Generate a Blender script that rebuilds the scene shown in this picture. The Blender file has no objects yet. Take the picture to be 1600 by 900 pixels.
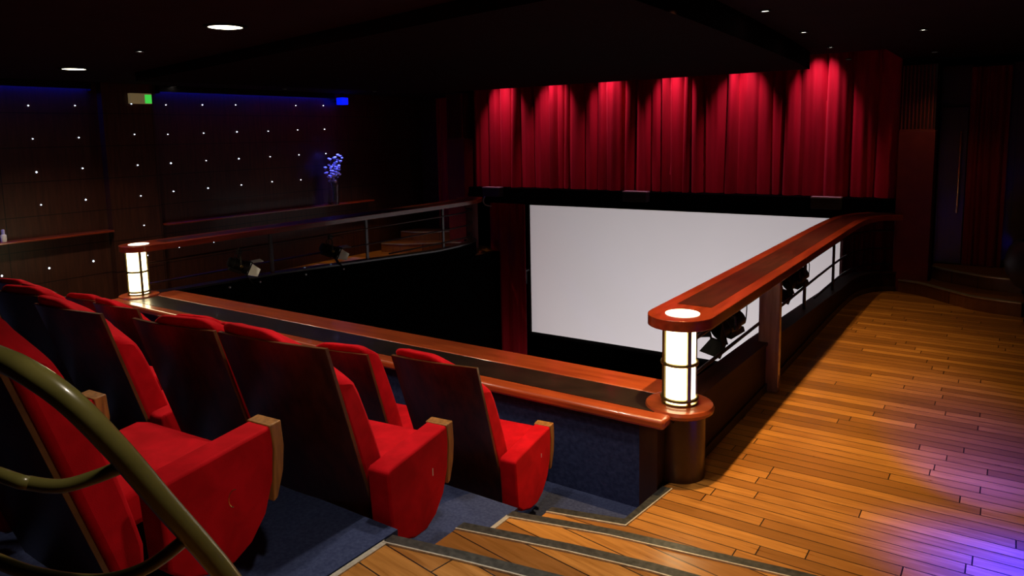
import bpy, bmesh, math, random
from mathutils import Vector, Matrix
random.seed(7)
C = bpy.context.scene.collection
PI = math.pi

# ------------------------------------------------------------------ camera
cd = bpy.data.cameras.new('camera'); cam = bpy.data.objects.new('camera', cd); C.objects.link(cam)
F_PX = 1137.69
def cam_matrix():
    # orthogonal world axes (in camera space) from the two measured vanishing points
    px, py, f = 800.0, 355.0, F_PX
    X = Vector((-(-863-px), (244-py), f)).normalized()
    Y = Vector((1589-px, -(195-py), -f)).normalized()
    Z = X.cross(Y)
    return Matrix((X, Y, Z)).to_4x4()
cam.matrix_world = Matrix.Translation((0, 0, 2.2)) @ cam_matrix()
cd.sensor_width = 36; cd.lens = F_PX/1600*36; cd.shift_y = (355-450)/1600.0
cd.clip_start = 0.02; cd.clip_end = 100
bpy.context.scene.camera = cam
vs = bpy.context.scene.view_settings
vs.view_transform = 'Standard'; vs.look = 'None'; vs.gamma = 1; vs.use_curve_mapping = False
vs.exposure = 0.0
w = bpy.data.worlds.new('world'); bpy.context.scene.world = w; w.use_nodes = True
w.node_tree.nodes['Background'].inputs[0].default_value = (0.004, 0.002, 0.004, 1)
w.node_tree.nodes['Background'].inputs[1].default_value = 0.3

# ------------------------------------------------------------------ lights
def spot(name, loc, target, energy, color, angle, blend=0.6, size=0.02):
    l = bpy.data.lights.new(name, 'SPOT'); l.energy = energy; l.color = color
    l.spot_size = math.radians(angle); l.spot_blend = blend; l.shadow_soft_size = size
    o = bpy.data.objects.new(name, l); C.objects.link(o); o.location = loc
    d = Vector(target) - Vector(loc); o.rotation_euler = d.to_track_quat('-Z', 'Y').to_euler()
    return o
def point(name, loc, energy, color, size=0.03):
    l = bpy.data.lights.new(name, 'POINT'); l.energy = energy; l.color = color; l.shadow_soft_size = size
    o = bpy.data.objects.new(name, l); C.objects.link(o); o.location = loc
    return o
WARM = (1.0, 0.62, 0.24); WHITE = (1.0, 0.86, 0.68)
# right walkway downlights, a row over the rail and a second row over the walkway
ROW_A = [(-1.60, 2.7), (-1.60, 4.25), (-1.62, 5.78), (-1.68, 7.27), (-1.75, 8.82), (-1.86, 10.5)]
ROW_B = [(-0.4, 3.3), (-0.68, 5.4), (-0.765, 7.9), (-0.866, 10.3)]
for i, (x, y) in enumerate(ROW_A[1:5]):
    spot('walkway_light', (x, y, 3.04), (x-0.05, y, 0), (330, 250, 240, 120)[i], WARM, 84, 1.0, 0.02)
for i, (x, y) in enumerate(ROW_B):
    spot('walkway_light', (x, y, 3.06), (x+0.1, y, 0), (14, 6, 8, 14)[i], WARM, 110, 0.8, 0.03)
# seating downlights (two in view on the left) plus unseen ones added to brighten near seats and handrail
for (x, y, e) in [(-4.64, 3.21, 90), (-8.37, 3.91, 130), (-2.2, 3.1, 80), (-6.5, 3.4, 60), (-2.35, 2.5, 60), (-0.95, 1.15, 45), (-4.3, 2.2, 40)]:
    spot('seating_light', (x, y, 2.96), (x, y+0.25, 0), e, WHITE, 125, 0.7, 0.06)
# screen washed from below by the stage floods
# (a profile lantern on the stalls floor whose shutters frame the screen)
def screen_flood(loc, energy, color):
    o = spot('screen_flood', loc, (-4.9, 12.0, -0.4), energy, color, 85, 0.0, 0.05)
    l = o.data; l.use_nodes = True; nt = l.node_tree
    em = [n for n in nt.nodes if n.type == 'EMISSION'][0]
    g = nt.nodes.new('ShaderNodeNewGeometry'); sp = nt.nodes.new('ShaderNodeSeparateXYZ'); nt.links.new(g.outputs['Incoming'], sp.inputs[0])
    def math_(op, a, b):
        n = nt.nodes.new('ShaderNodeMath'); n.operation = op
        for k, v in enumerate((a, b)):
            if isinstance(v, (int, float)): n.inputs[k].default_value = v
            else: nt.links.new(v, n.inputs[k])
        return n.outputs[0]
    D = 12.0-loc[1]
    hx = math_('ADD', math_('MULTIPLY', math_('DIVIDE', sp.outputs[0], sp.outputs[1]), D), loc[0])
    hz = math_('ADD', math_('MULTIPLY', math_('DIVIDE', sp.outputs[2], sp.outputs[1]), D), loc[2])
    ok = math_('MULTIPLY', math_('LESS_THAN', math_('ABSOLUTE', math_('SUBTRACT', hx, -4.93), 0), 2.95), math_('LESS_THAN', math_('ABSOLUTE', math_('SUBTRACT', hz, -0.45), 0), 1.37))
    nt.links.new(ok, em.inputs['Strength'])
screen_flood((-3.9, 6.2, -2.6), 1050, (1, 0.93, 0.94))
point('leg_curtain_fill', (-7.2, 10.4, -2.3), 5, (1, 0.7, 0.6), 0.05)  # added fill, no fixture: reddens the foot of the left side curtain
# curtain toplights in the slot behind the ceiling raft
CUR_X = [-7.78, -6.72, -5.6, -4.5, -3.42, -2.32]
for x in CUR_X:
    spot('curtain_light', (x, 10.74, 3.55), (x, 11.05, 2.65), 105, (1.0, 0.40, 0.62), 60, 1.0, 0.02)
# blue lamps
spot('blue_uplight', (0.42, 4.0, 0.7), (0.19, 4.1, 0), 1000, (0.0, 0.004, 1.0), 80, 1.0, 0.04)
spot('blue_wall_lamp', (0.24, 3.62, 1.0), (-0.12, 5.5, 0), 1300, (0.0, 0.001, 1.0), 30, 1.0, 0.05)
spot('vase_lamp', (-9.90, 9.0, 2.78), (-9.98, 8.9, 1.4), 420, (0.08, 0.10, 1.0), 26, 0.7, 0.03)

# ------------------------------------------------------------------ materials
def newmat(name):
    m = bpy.data.materials.new(name); m.use_nodes = True
    nt = m.node_tree; b = nt.nodes['Principled BSDF']
    return m, nt, b
def ramp(nt, fac, stops):
    r = nt.nodes.new('ShaderNodeValToRGB'); e = r.color_ramp.elements
    while len(e) < len(stops): e.new(0.5)
    for i, (p, c) in enumerate(stops):
        e[i].position = p; e[i].color = (*c, 1)
    nt.links.new(fac, r.inputs[0]); return r.outputs[0]
def coords(nt, kind='Object', scale=(1, 1, 1), rot=(0, 0, 0)):
    t = nt.nodes.new('ShaderNodeTexCoord'); mp = nt.nodes.new('ShaderNodeMapping')
    mp.inputs['Scale'].default_value = scale; mp.inputs['Rotation'].default_value = rot
    nt.links.new(t.outputs[kind], mp.inputs[0]); return mp.outputs[0]
def noise(nt, vec, scale, detail=4, dist=0.0):
    n = nt.nodes.new('ShaderNodeTexNoise'); n.inputs['Scale'].default_value = scale
    n.inputs['Detail'].default_value = detail; n.inputs['Distortion'].default_value = dist
    nt.links.new(vec, n.inputs['Vector']); return n.outputs['Fac']
def bump(nt, b, h, strength, dist=0.01):
    bp = nt.nodes.new('ShaderNodeBump'); bp.inputs['Strength'].default_value = strength
    bp.inputs['Distance'].default_value = dist
    nt.links.new(h, bp.inputs['Height']); nt.links.new(bp.outputs[0], b.inputs['Normal'])
def setp(b, rough=0.5, metal=0.0, spec=0.5, coat=0.0, coat_r=0.1):
    b.inputs['Roughness'].default_value = rough; b.inputs['Metallic'].default_value = metal
    b.inputs['Specular IOR Level'].default_value = spec
    b.inputs['Coat Weight'].default_value = coat; b.inputs['Coat Roughness'].default_value = coat_r
def m_noise(name, c1, c2, scale=8, rough=0.5, metal=0, spec=0.5, coat=0, stretch=(1, 1, 1), bmp=0.0, coat_r=0.1, detail=4):
    m, nt, b = newmat(name); v = coords(nt, 'Object', stretch); n = noise(nt, v, scale, detail)
    nt.links.new(ramp(nt, n, [(0.3, c1), (0.7, c2)]), b.inputs['Base Color']); setp(b, rough, metal, spec, coat, coat_r)
    if bmp: bump(nt, b, n, bmp)
    return m
def m_emit(name, col, strength, base=(0.02, 0.02, 0.02)):
    m, nt, b = newmat(name); b.inputs['Base Color'].default_value = (*base, 1)
    v = coords(nt); n = noise(nt, v, 3, 1)
    nt.links.new(ramp(nt, n, [(0.0, col), (1.0, tuple(min(1, k*1.06) for k in col))]), b.inputs['Emission Color'])
    b.inputs['Emission Strength'].default_value = strength; setp(b, 0.4)
    return m
M = {}
def velvet(name, c1, c2, sheen):
    m, nt, b = newmat(name); v = coords(nt); n = noise(nt, v, 9, 3, 0.4); n2 = noise(nt, v, 260, 2)
    nt.links.new(ramp(nt, n, [(0.35, c1), (0.7, c2)]), b.inputs['Base Color'])
    setp(b, 0.85, 0, 0.12); b.inputs['Sheen Weight'].default_value = sheen; b.inputs['Sheen Roughness'].default_value = 0.35
    b.inputs['Sheen Tint'].default_value = (1, 0.05, 0.06, 1)
    bump(nt, b, n2, 0.25, 0.002); return m
M['velvet'] = velvet('red_velvet', (0.42, 0.0015, 0.006), (0.60, 0.003, 0.011), 0.3)
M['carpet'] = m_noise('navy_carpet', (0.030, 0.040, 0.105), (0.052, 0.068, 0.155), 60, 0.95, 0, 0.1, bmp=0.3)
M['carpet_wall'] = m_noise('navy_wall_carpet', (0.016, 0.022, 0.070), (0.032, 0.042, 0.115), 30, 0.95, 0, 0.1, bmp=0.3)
M['shell'] = m_noise('walnut_shell', (0.032, 0.007, 0.0035), (0.085, 0.019, 0.008), 5, 0.33, 0, 0.5, 0.25, (6, 6, 0.7), coat_r=0.2)
M['shell_edge'] = m_noise('plywood_edge', (0.075, 0.028, 0.010), (0.13, 0.05, 0.019), 20, 0.3)
M['arm_wood'] = m_noise('oak_arm', (0.20, 0.080, 0.018), (0.42, 0.18, 0.045), 7, 0.45, 0, 0.4, 0, (8, 8, 0.8))
M['rail_wood'] = m_noise('mahogany', (0.16, 0.019, 0.006), (0.29, 0.038, 0.011), 4, 0.28, 0, 0.5, 0.6, (5, 0.6, 5), coat_r=0.08)
M['ledge_wood'] = m_noise('mahogany_ledge', (0.25, 0.040, 0.010), (0.42, 0.075, 0.018), 4, 0.30, 0, 0.5, 0.5, (0.6, 5, 5), coat_r=0.1)
M['inlay'] = m_noise('dark_inlay', (0.022, 0.004, 0.003), (0.050, 0.008, 0.005), 6, 0.35, 0, 0.4, 0.2, (4, 0.6, 4), coat_r=0.12)
M['black_inlay'] = m_noise('black_inlay', (0.010, 0.007, 0.006), (0.022, 0.014, 0.010), 6, 0.35, 0, 0.5, 0.3)
M['dark_wood'] = m_noise('dark_veneer', (0.013, 0.0035, 0.0022), (0.030, 0.008, 0.0045), 4, 0.35, 0, 0.5, 0.2, (5, 5, 0.6), coat_r=0.2)
M['panel'] = m_noise('panel_veneer', (0.014, 0.0035, 0.002), (0.030, 0.008, 0.004), 4, 0.6, 0, 0.15, 0, (5, 0.6, 5))
M['post_wood'] = m_noise('post_veneer', (0.16, 0.07, 0.07), (0.30, 0.15, 0.15), 4, 0.25, 0, 0.6, 0.5, (6, 6, 0.6))  # pale pinkish tone carries the screen and lamp light on the broad post
M['black'] = m_noise('black_paint', (0.004, 0.003, 0.003), (0.007, 0.005, 0.005), 5, 0.8, 0, 0.1)
M['velvet_black'] = m_noise('black_masking', (0.002, 0.002, 0.002), (0.004, 0.003, 0.003), 5, 0.98, 0, 0.0)
M['bar'] = m_noise('bronze_bar', (0.014, 0.007, 0.005), (0.026, 0.012, 0.009), 10, 0.4, 0.0, 0.4)
M['brass'] = m_noise('aged_brass', (0.16, 0.12, 0.04), (0.26, 0.20, 0.07), 14, 0.35, 0.9)
M['gold'] = m_noise('polished_brass', (0.85, 0.60, 0.22), (0.95, 0.72, 0.30), 14, 0.22, 1.0)
M['olive'] = m_noise('olive_enamel', (0.13, 0.115, 0.030), (0.17, 0.15, 0.042), 9, 0.3, 0.0, 0.5, 0.4, coat_r=0.08)
M['lantern'] = m_noise('lantern_black', (0.010, 0.009, 0.008), (0.022, 0.020, 0.016), 20, 0.45, 0.5)
M['silver'] = m_noise('aluminium', (0.5, 0.5, 0.52), (0.65, 0.65, 0.66), 10, 0.4, 0.9)
M['grey_box'] = m_noise('grey_enamel', (0.45, 0.40, 0.40), (0.55, 0.50, 0.50), 10, 0.5, 0.0)
M['nosing'] = m_noise('dark_nosing', (0.030, 0.030, 0.030), (0.085, 0.085, 0.08), 35, 0.45, 0.5)
M['nosing_edge'] = m_noise('worn_metal_edge', (0.45, 0.42, 0.36), (0.65, 0.60, 0.52), 50, 0.45, 0.4)
M['screen'] = m_noise('screen_cloth', (0.80, 0.77, 0.78), (0.84, 0.81, 0.82), 0.4, 0.9, 0, 0.1)
M['ceil'] = m_noise('ceiling_paint', (0.018, 0.010, 0.012), (0.022, 0.013, 0.015), 3, 0.95, 0, 0.05)
M['lamp_glass'] = m_emit('lamp_glass', (1.0, 0.80, 0.44), 7.0, (0.8, 0.8, 0.7))
M['lamp_top'] = m_emit('lamp_top_glass', (1.0, 0.86, 0.60), 2.6, (0.8, 0.8, 0.7))
M['down_big'] = m_emit('downlight_glass', (1.0, 0.90, 0.66), 9)
M['down_small'] = m_emit('downlight_lens', (1.0, 0.93, 0.80), 6)
M['star'] = m_emit('star_led', (0.62, 0.78, 1.0), 6)
M['blue_strip'] = m_emit('blue_led_strip', (0.0, 0.01, 1.0), 24.0)
M['blue_lamp'] = m_emit('blue_lamp', (0.0, 0.005, 1.0), 2.0)
M['green'] = m_emit('exit_green', (0.08, 1.0, 0.10), 0.6)
M['exit_face'] = m_emit('exit_face', (0.45, 0.32, 0.14), 0.2, (0.3, 0.24, 0.15))
M['lens_lit'] = m_emit('lit_lens', (1.0, 0.97, 0.90), 3.0)
M['flap_lit_tone'] = m_noise('lit_flap', (0.55, 0.55, 0.52), (0.7, 0.7, 0.66), 8, 0.4, 0.2)  # pale copy of the black flaps, lamp light put into the colour
M['speaker'] = m_noise('speaker_case', (0.03, 0.03, 0.035), (0.05, 0.05, 0.055), 10, 0.6)
M['purple_up'] = m_noise('aubergine_upholstery', (0.006, 0.002, 0.010), (0.010, 0.004, 0.018), 12, 0.5, 0, 0.4)
M['white_plastic'] = m_noise('white_plastic', (0.85, 0.80, 0.72), (0.92, 0.88, 0.80), 10, 0.4)
M['lilac_cap'] = m_noise('lilac_cap', (0.45, 0.42, 0.75), (0.60, 0.58, 0.85), 10, 0.3)
M['petal'] = m_noise('pale_petal', (0.75, 0.72, 0.78), (0.92, 0.88, 0.92), 20, 0.6)
M['stem'] = m_noise('stem_green', (0.12, 0.16, 0.10), (0.2, 0.24, 0.16), 20, 0.6)
def glass():
    m, nt, b = newmat('clear_glass'); v = coords(nt); n = noise(nt, v, 3, 1)
    nt.links.new(ramp(nt, n, [(0, (0.9, 0.92, 1)), (1, (1, 1, 1))]), b.inputs['Base Color'])
    setp(b, 0.05); b.inputs['Transmission Weight'].default_value = 1.0; return m
M['glass'] = glass()
def curtain_mat(name, c1, c2, sheen=0.3, tint=(1, 0.1, 0.15, 1)):
    m, nt, b = newmat(name); v = coords(nt, 'Object', (1, 1, 0.15)); n = noise(nt, v, 7, 5)
    nt.links.new(ramp(nt, n, [(0.3, c1), (0.7, c2)]), b.inputs['Base Color']); setp(b, 0.7, 0, 0.2)
    b.inputs['Sheen Weight'].default_value = sheen; b.inputs['Sheen Tint'].default_value = tint
    bump(nt, b, n, 0.2, 0.01); return m
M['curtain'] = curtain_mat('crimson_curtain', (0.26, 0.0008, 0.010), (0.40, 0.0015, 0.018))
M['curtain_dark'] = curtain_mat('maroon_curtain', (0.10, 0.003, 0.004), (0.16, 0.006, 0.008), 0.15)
M['pillar_red'] = m_noise('maroon_pillar', (0.10, 0.008, 0.006), (0.14, 0.012, 0.008), 6, 0.6, 0, 0.3)
def planks(name, width=0.098, length=1.35, rot=0.0, base=((0.33, 0.130, 0.026), (0.63, 0.275, 0.055)), rough=0.32):
    m, nt, b = newmat(name)
    v = coords(nt, 'Object', (1, 1, 1), (0, 0, rot))
    sp = nt.nodes.new('ShaderNodeSeparateXYZ'); nt.links.new(v, sp.inputs[0])
    dv = nt.nodes.new('ShaderNodeMath'); dv.operation = 'DIVIDE'; dv.inputs[1].default_value = width; nt.links.new(sp.outputs[1], dv.inputs[0])
    fl = nt.nodes.new('ShaderNodeMath'); fl.operation = 'FLOOR'; nt.links.new(dv.outputs[0], fl.inputs[0])
    wn = nt.nodes.new('ShaderNodeTexWhiteNoise'); wn.noise_dimensions = '1D'; nt.links.new(fl.outputs[0], wn.inputs['W'])
    xa = nt.nodes.new('ShaderNodeMath'); xa.operation = 'MULTIPLY_ADD'; xa.inputs[1].default_value = 7.3
    nt.links.new(wn.outputs['Value'], xa.inputs[0]); nt.links.new(sp.outputs[0], xa.inputs[2])
    cv = nt.nodes.new('ShaderNodeCombineXYZ'); nt.links.new(xa.outputs[0], cv.inputs[0]); nt.links.new(sp.outputs[1], cv.inputs[1])
    br = nt.nodes.new('ShaderNodeTexBrick'); nt.links.new(cv.outputs[0], br.inputs['Vector'])
    br.inputs['Scale'].default_value = 1.0; br.inputs['Brick Width'].default_value = length
    br.inputs['Row Height'].default_value = width; br.inputs['Mortar Size'].default_value = 0.0035
    br.inputs['Mortar Smooth'].default_value = 0.1; br.inputs['Bias'].default_value = 0.0
    br.offset = 0.0
    br.inputs['Color1'].default_value = (0, 0, 0, 1); br.inputs['Color2'].default_value = (1, 1, 1, 1)
    br.inputs['Mortar'].default_value = (0.5, 0.5, 0.5, 1)
    sc = nt.nodes.new('ShaderNodeMapping'); sc.inputs['Scale'].default_value = (1.3, 16, 1); nt.links.new(v, sc.inputs[0])
    g = noise(nt, sc.outputs[0], 3.0, 6, 0.6)
    mx = nt.nodes.new('ShaderNodeMix'); mx.data_type = 'FLOAT'; mx.inputs[0].default_value = 0.55
    nt.links.new(br.outputs['Color'], mx.inputs[2]); nt.links.new(g, mx.inputs[3])
    big = noise(nt, v, 0.9, 2)
    ad = nt.nodes.new('ShaderNodeMath'); ad.operation = 'MULTIPLY_ADD'; ad.inputs[1].default_value = 0.35
    nt.links.new(big, ad.inputs[0]); nt.links.new(mx.outputs[0], ad.inputs[2])
    sb = nt.nodes.new('ShaderNodeMath'); sb.operation = 'SUBTRACT'; sb.inputs[1].default_value = 0.17
    nt.links.new(ad.outputs[0], sb.inputs[0])
    col = ramp(nt, sb.outputs[0], [(0.15, tuple(k*0.62 for k in base[0])), (0.5, base[0]), (0.85, base[1])])
    mm = nt.nodes.new('ShaderNodeMix'); mm.data_type = 'RGBA'
    nt.links.new(br.outputs['Fac'], mm.inputs[0]); nt.links.new(col, mm.inputs[6]); mm.inputs[7].default_value = (0.012, 0.004, 0.002, 1)
    nt.links.new(mm.outputs[2], b.inputs['Base Color']); setp(b, rough, 0, 0.45, 0.15, 0.15)
    rr = ramp(nt, g, [(0.2, (rough-0.08,)*3), (0.8, (rough+0.12,)*3)]); nt.links.new(rr, b.inputs['Roughness'])
    inv = nt.nodes.new('ShaderNodeMath'); inv.operation = 'MULTIPLY_ADD'; inv.inputs[1].default_value = -1.0
    nt.links.new(br.outputs['Fac'], inv.inputs[0]); nt.links.new(g, inv.inputs[2])
    bump(nt, b, inv.outputs[0], 0.25, 0.003); return m
M['floor'] = planks('plank_floor')
M['tread'] = planks('plank_tread', 0.15, 2.6, math.radians(9))
M['riser_wood'] = planks('curved_riser_wood', 0.5, 1.1, 0, ((0.16, 0.055, 0.014), (0.26, 0.10, 0.026)))
def panelled(name, c1, c2, axes, bw, rh, rough=0.4, spec=0.4, coat=0.1):
    m, nt, b = newmat(name)
    t = nt.nodes.new('ShaderNodeTexCoord'); s = nt.nodes.new('ShaderNodeSeparateXYZ'); cb = nt.nodes.new('ShaderNodeCombineXYZ')
    nt.links.new(t.outputs['Object'], s.inputs[0])
    nt.links.new(s.outputs[axes[0]], cb.inputs[0]); nt.links.new(s.outputs[axes[1]], cb.inputs[1])
    br = nt.nodes.new('ShaderNodeTexBrick'); nt.links.new(cb.outputs[0], br.inputs['Vector']); br.offset = 0
    br.inputs['Scale'].default_value = 1; br.inputs['Brick Width'].default_value = bw; br.inputs['Row Height'].default_value = rh
    br.inputs['Mortar Size'].default_value = 0.006
    mp = nt.nodes.new('ShaderNodeMapping'); mp.inputs['Scale'].default_value = (9, 0.7, 1); nt.links.new(cb.outputs[0], mp.inputs[0])
    g = noise(nt, mp.outputs[0], 3, 5)
    col = ramp(nt, g, [(0.3, c1), (0.7, c2)])
    mm = nt.nodes.new('ShaderNodeMix'); mm.data_type = 'RGBA'
    nt.links.new(br.outputs['Fac'], mm.inputs[0]); nt.links.new(col, mm.inputs[6]); mm.inputs[7].default_value = (0.003, 0.001, 0.001, 1)
    nt.links.new(mm.outputs[2], b.inputs['Base Color']); setp(b, rough, 0, spec, coat); return m
M['wall_panel'] = panelled('dark_wall_panelling', (0.030, 0.009, 0.005), (0.065, 0.020, 0.010), (1, 2), 1.9, 0.432)
M['front_panel'] = panelled('front_wall_panelling', (0.020, 0.005, 0.003), (0.035, 0.009, 0.005), (0, 2), 0.5, 3)
M['raft'] = panelled('ceiling_raft_tiles', (0.007, 0.0022, 0.0025), (0.010, 0.003, 0.0035), (0, 1), 0.86, 0.86, 0.95, 0.03, 0)

# ------------------------------------------------------------------ mesh helpers
def NB(): return bmesh.new()
def box(bm, x0, x1, y0, y1, z0, z1, mat=None):
    vs_ = [bm.verts.new(p) for p in ((x0,y0,z0),(x1,y0,z0),(x1,y1,z0),(x0,y1,z0),(x0,y0,z1),(x1,y0,z1),(x1,y1,z1),(x0,y1,z1))]
    if mat is not None:
        for v in vs_: v.co = mat @ v.co
    for f in ((0,3,2,1),(4,5,6,7),(0,1,5,4),(1,2,6,5),(2,3,7,6),(3,0,4,7)): bm.faces.new([vs_[i] for i in f])
    return bm
def prism(bm, pts, z0, z1, axis='z', mat=None):
    def P(p, h):
        if axis == 'z': v = Vector((p[0], p[1], h))
        elif axis == 'x': v = Vector((h, p[0], p[1]))
        else: v = Vector((p[0], h, p[1]))
        return mat @ v if mat is not None else v
    a = [bm.verts.new(P(p, z0)) for p in pts]; b = [bm.verts.new(P(p, z1)) for p in pts]
    n = len(pts); bm.faces.new(a[::-1]); bm.faces.new(b)
    for i in range(n): bm.faces.new((a[i], a[(i+1) % n], b[(i+1) % n], b[i]))
    return bm
def lathe(bm, prof, cx=0, cy=0, seg=32, a0=0, a1=2*PI, mat=None):
    full = abs(a1-a0-2*PI) < 1e-6; n = seg if full else seg+1
    rings = []
    for (r, z) in prof:
        ring = []
        for i in range(n):
            a = a0+(a1-a0)*i/seg
            v = Vector((cx+r*math.cos(a), cy+r*math.sin(a), z))
            ring.append(bm.verts.new(mat @ v if mat is not None else v))
        rings.append(ring)
    for k in range(len(rings)-1):
        for i in range(seg):
            j = (i+1) % n
            bm.faces.new((rings[k][i], rings[k][j], rings[k+1][j], rings[k+1][i]))
    if full:
        if prof[0][0] > 1e-4: bm.faces.new(rings[0][::-1])
        if prof[-1][0] > 1e-4: bm.faces.new(rings[-1])
    return bm
def smooth_path(pts, sub=6):
    P = [Vector(p) for p in pts]
    if len(P) < 3: return P
    out = []
    for i in range(len(P)-1):
        p0 = P[max(i-1, 0)]; p1 = P[i]; p2 = P[i+1]; p3 = P[min(i+2, len(P)-1)]
        for k in range(sub):
            t = k/sub
            out.append(0.5*((2*p1)+(-p0+p2)*t+(2*p0-5*p1+4*p2-p3)*t*t+(-p0+3*p1-3*p2+p3)*t**3))
    out.append(P[-1]); return out
def tube(bm, pts, r, seg=10, smooth=True, sub=6):
    P = smooth_path(pts, sub) if smooth else [Vector(p) for p in pts]
    rings = []; up = None
    for i, p in enumerate(P):
        d = (P[min(i+1, len(P)-1)]-P[max(i-1, 0)]).normalized()
        if up is None: up = Vector((0, 0, 1)) if abs(d.z) < 0.9 else Vector((1, 0, 0))
        s = d.cross(up).normalized(); up = s.cross(d).normalized()
        rr = r[i] if isinstance(r, list) else r
        rings.append([bm.verts.new(p+(s*math.cos(2*PI*k/seg)+up*math.sin(2*PI*k/seg))*rr) for k in range(seg)])
    for a, b in zip(rings, rings[1:]):
        for k in range(seg): bm.faces.new((a[k], a[(k+1) % seg], b[(k+1) % seg], b[k]))
    bm.faces.new(rings[0][::-1]); bm.faces.new(rings[-1]); return bm
def ribbon(bm, path, prof, mirror=None):
    """sweep a closed (offset, z) profile along a plan path"""
    P = [Vector((p[0], p[1], 0)) for p in path]; rings = []
    for i, p in enumerate(P):
        d = (P[min(i+1, len(P)-1)]-P[max(i-1, 0)]).normalized(); s = Vector((d.y, -d.x, 0))
        zz = path[i][2] if len(path[i]) > 2 else 0
        rings.append([bm.verts.new(p+s*o+Vector((0, 0, z+zz))) for (o, z) in prof])
    n = len(prof)
    for a, b in zip(rings, rings[1:]):
        for k in range(n): bm.faces.new((a[k], a[(k+1) % n], b[(k+1) % n], b[k]))
    bm.faces.new(rings[0][::-1]); bm.faces.new(rings[-1]); return bm
def obj(name, bm, mat, parent=None, bevel=0, smooth=False, segs=2, loc=None):
    bmesh.ops.recalc_face_normals(bm, faces=bm.faces)
    me = bpy.data.meshes.new(name); bm.to_mesh(me); bm.free(); me.materials.append(mat)
    o = bpy.data.objects.new(name, me); C.objects.link(o)
    if loc: o.location = loc
    if smooth:
        for p in me.polygons: p.use_smooth = True
        try: me.set_sharp_from_angle(angle=math.radians(40))
        except Exception: pass
    if bevel:
        b = o.modifiers.new('bevel', 'BEVEL'); b.width = bevel; b.segments = segs; b.limit_method = 'ANGLE'; b.angle_limit = math.radians(40)
        for p in me.polygons: p.use_smooth = True
        try: me.set_sharp_from_angle(angle=math.radians(40))
        except Exception: pass
    if parent: o.parent = parent
    return o
def tag(o, label=None, cat=None, group=None, kind=None):
    if label: o['label'] = label
    if cat: o['category'] = cat
    if group: o['group'] = group
    if kind: o['kind'] = kind
    return o
def thing(name, label, cat, loc=(0, 0, 0), rz=0, group=None):
    o = bpy.data.objects.new(name, None); C.objects.link(o); o.location = loc; o.rotation_euler = (0, 0, rz)
    o.empty_display_size = 0.1
    return tag(o, label, cat, group)
def struct(name, bm, mat, **k):
    return tag(obj(name, bm, mat, **k), kind='structure')
def dup(root, loc, rz=None, label=None, group=None, scale=None):
    r = root.copy(); C.objects.link(r); r.location = loc
    if rz is not None: r.rotation_euler = (0, 0, rz)
    if label: r['label'] = label
    if group: r['group'] = group
    if scale: r.scale = scale
    for ch in list(root.children):
        c = ch.copy(); C.objects.link(c); c.parent = r
        for g in list(ch.children):
            d = g.copy(); C.objects.link(d); d.parent = c
    return r
MX = -9.86                      # mirror: x -> MX - x
def mir(pts, on): return [((MX-p[0]) if on else p[0],)+tuple(p[1:]) for p in pts]

S = 0.17                        # rise of one step
# ------------------------------------------------------------------ setting
WL, WR = -10.2, 0.95
RB = [3.10, 2.15, 1.20, 0.25]   # row boundaries in Y
# right walkway floor (z = 0) with the stepped corner beside the front row
bm = NB(); prism(bm, [(-2.15, 2.0), (WR, 2.0), (WR, 11.6), (-1.66, 11.6), (-1.66, 4.3), (-1.70, 4.06), (-1.73, 3.58), (-2.15, 3.47)], -0.45, 0.0)
struct('floor', bm, M['floor'])
bm = NB(); box(bm, WL, MX+1.66, 4.7, 11.6, -0.45, 0.0)
struct('floor', bm, M['floor'])
bm = NB(); box(bm, WL, -1.55, 3.10, 4.04, -0.5, -S); struct('floor', bm, M['carpet'])
bm = NB(); box(bm, WL, -2.14, 2.15, 3.10, -0.5, S); struct('floor', bm, M['carpet'])
bm = NB(); box(bm, WL, -2.12, -2.6, 2.15, -0.5, 3*S); struct('floor', bm, M['carpet'])
bm = NB(); box(bm, WL, WR, 4.7, 12.6, -3.2, -3.0); struct('floor', bm, M['velvet_black'])
# stage
bm = NB(); box(bm, -8.2, -1.66, 10.6, 12.5, -3.0, -2.55); struct('trim_1', bm, M['velvet_black'])
# walls
bm = NB(); box(bm, WL-0.2, WL, -2.6, 12.6, -0.5, 3.6); struct('wall_left', bm, M['wall_panel'])
bm = NB(); box(bm, WL, WL+0.13, 5.02, 5.72, 0, 3.0); struct('wall_left', bm, M['wall_panel'])
bm = NB(); box(bm, WR, WR+0.2, -2.6, 12.6, -0.5, 3.6); struct('wall_right', bm, M['dark_wood'])
bm = NB(); box(bm, WL-0.2, WR+0.2, -2.8, -2.6, -0.5, 3.6); struct('wall_back', bm, M['dark_wood'])
bm = NB(); box(bm, WL-0.2, WR+0.2, 12.4, 12.6, -3.2, 4.1); struct('wall_front', bm, M['velvet_black'])
# walls of the pit under the two walkways, and its rear wall under the parapet
bm = NB(); box(bm, -1.80, -1.68, 4.66, 11.3, -3.0, -0.02); struct('wall_pit_right', bm, M['velvet_black'])
bm = NB(); box(bm, MX+1.68, MX+1.80, 4.66, 11.3, -3.0, -0.02); struct('wall_pit_left', bm, M['velvet_black'])
bm = NB(); box(bm, -8.2, -1.66, 4.45, 4.66, -3.0, 0.39); struct('wall_pit_rear', bm, M['velvet_black'])
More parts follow.
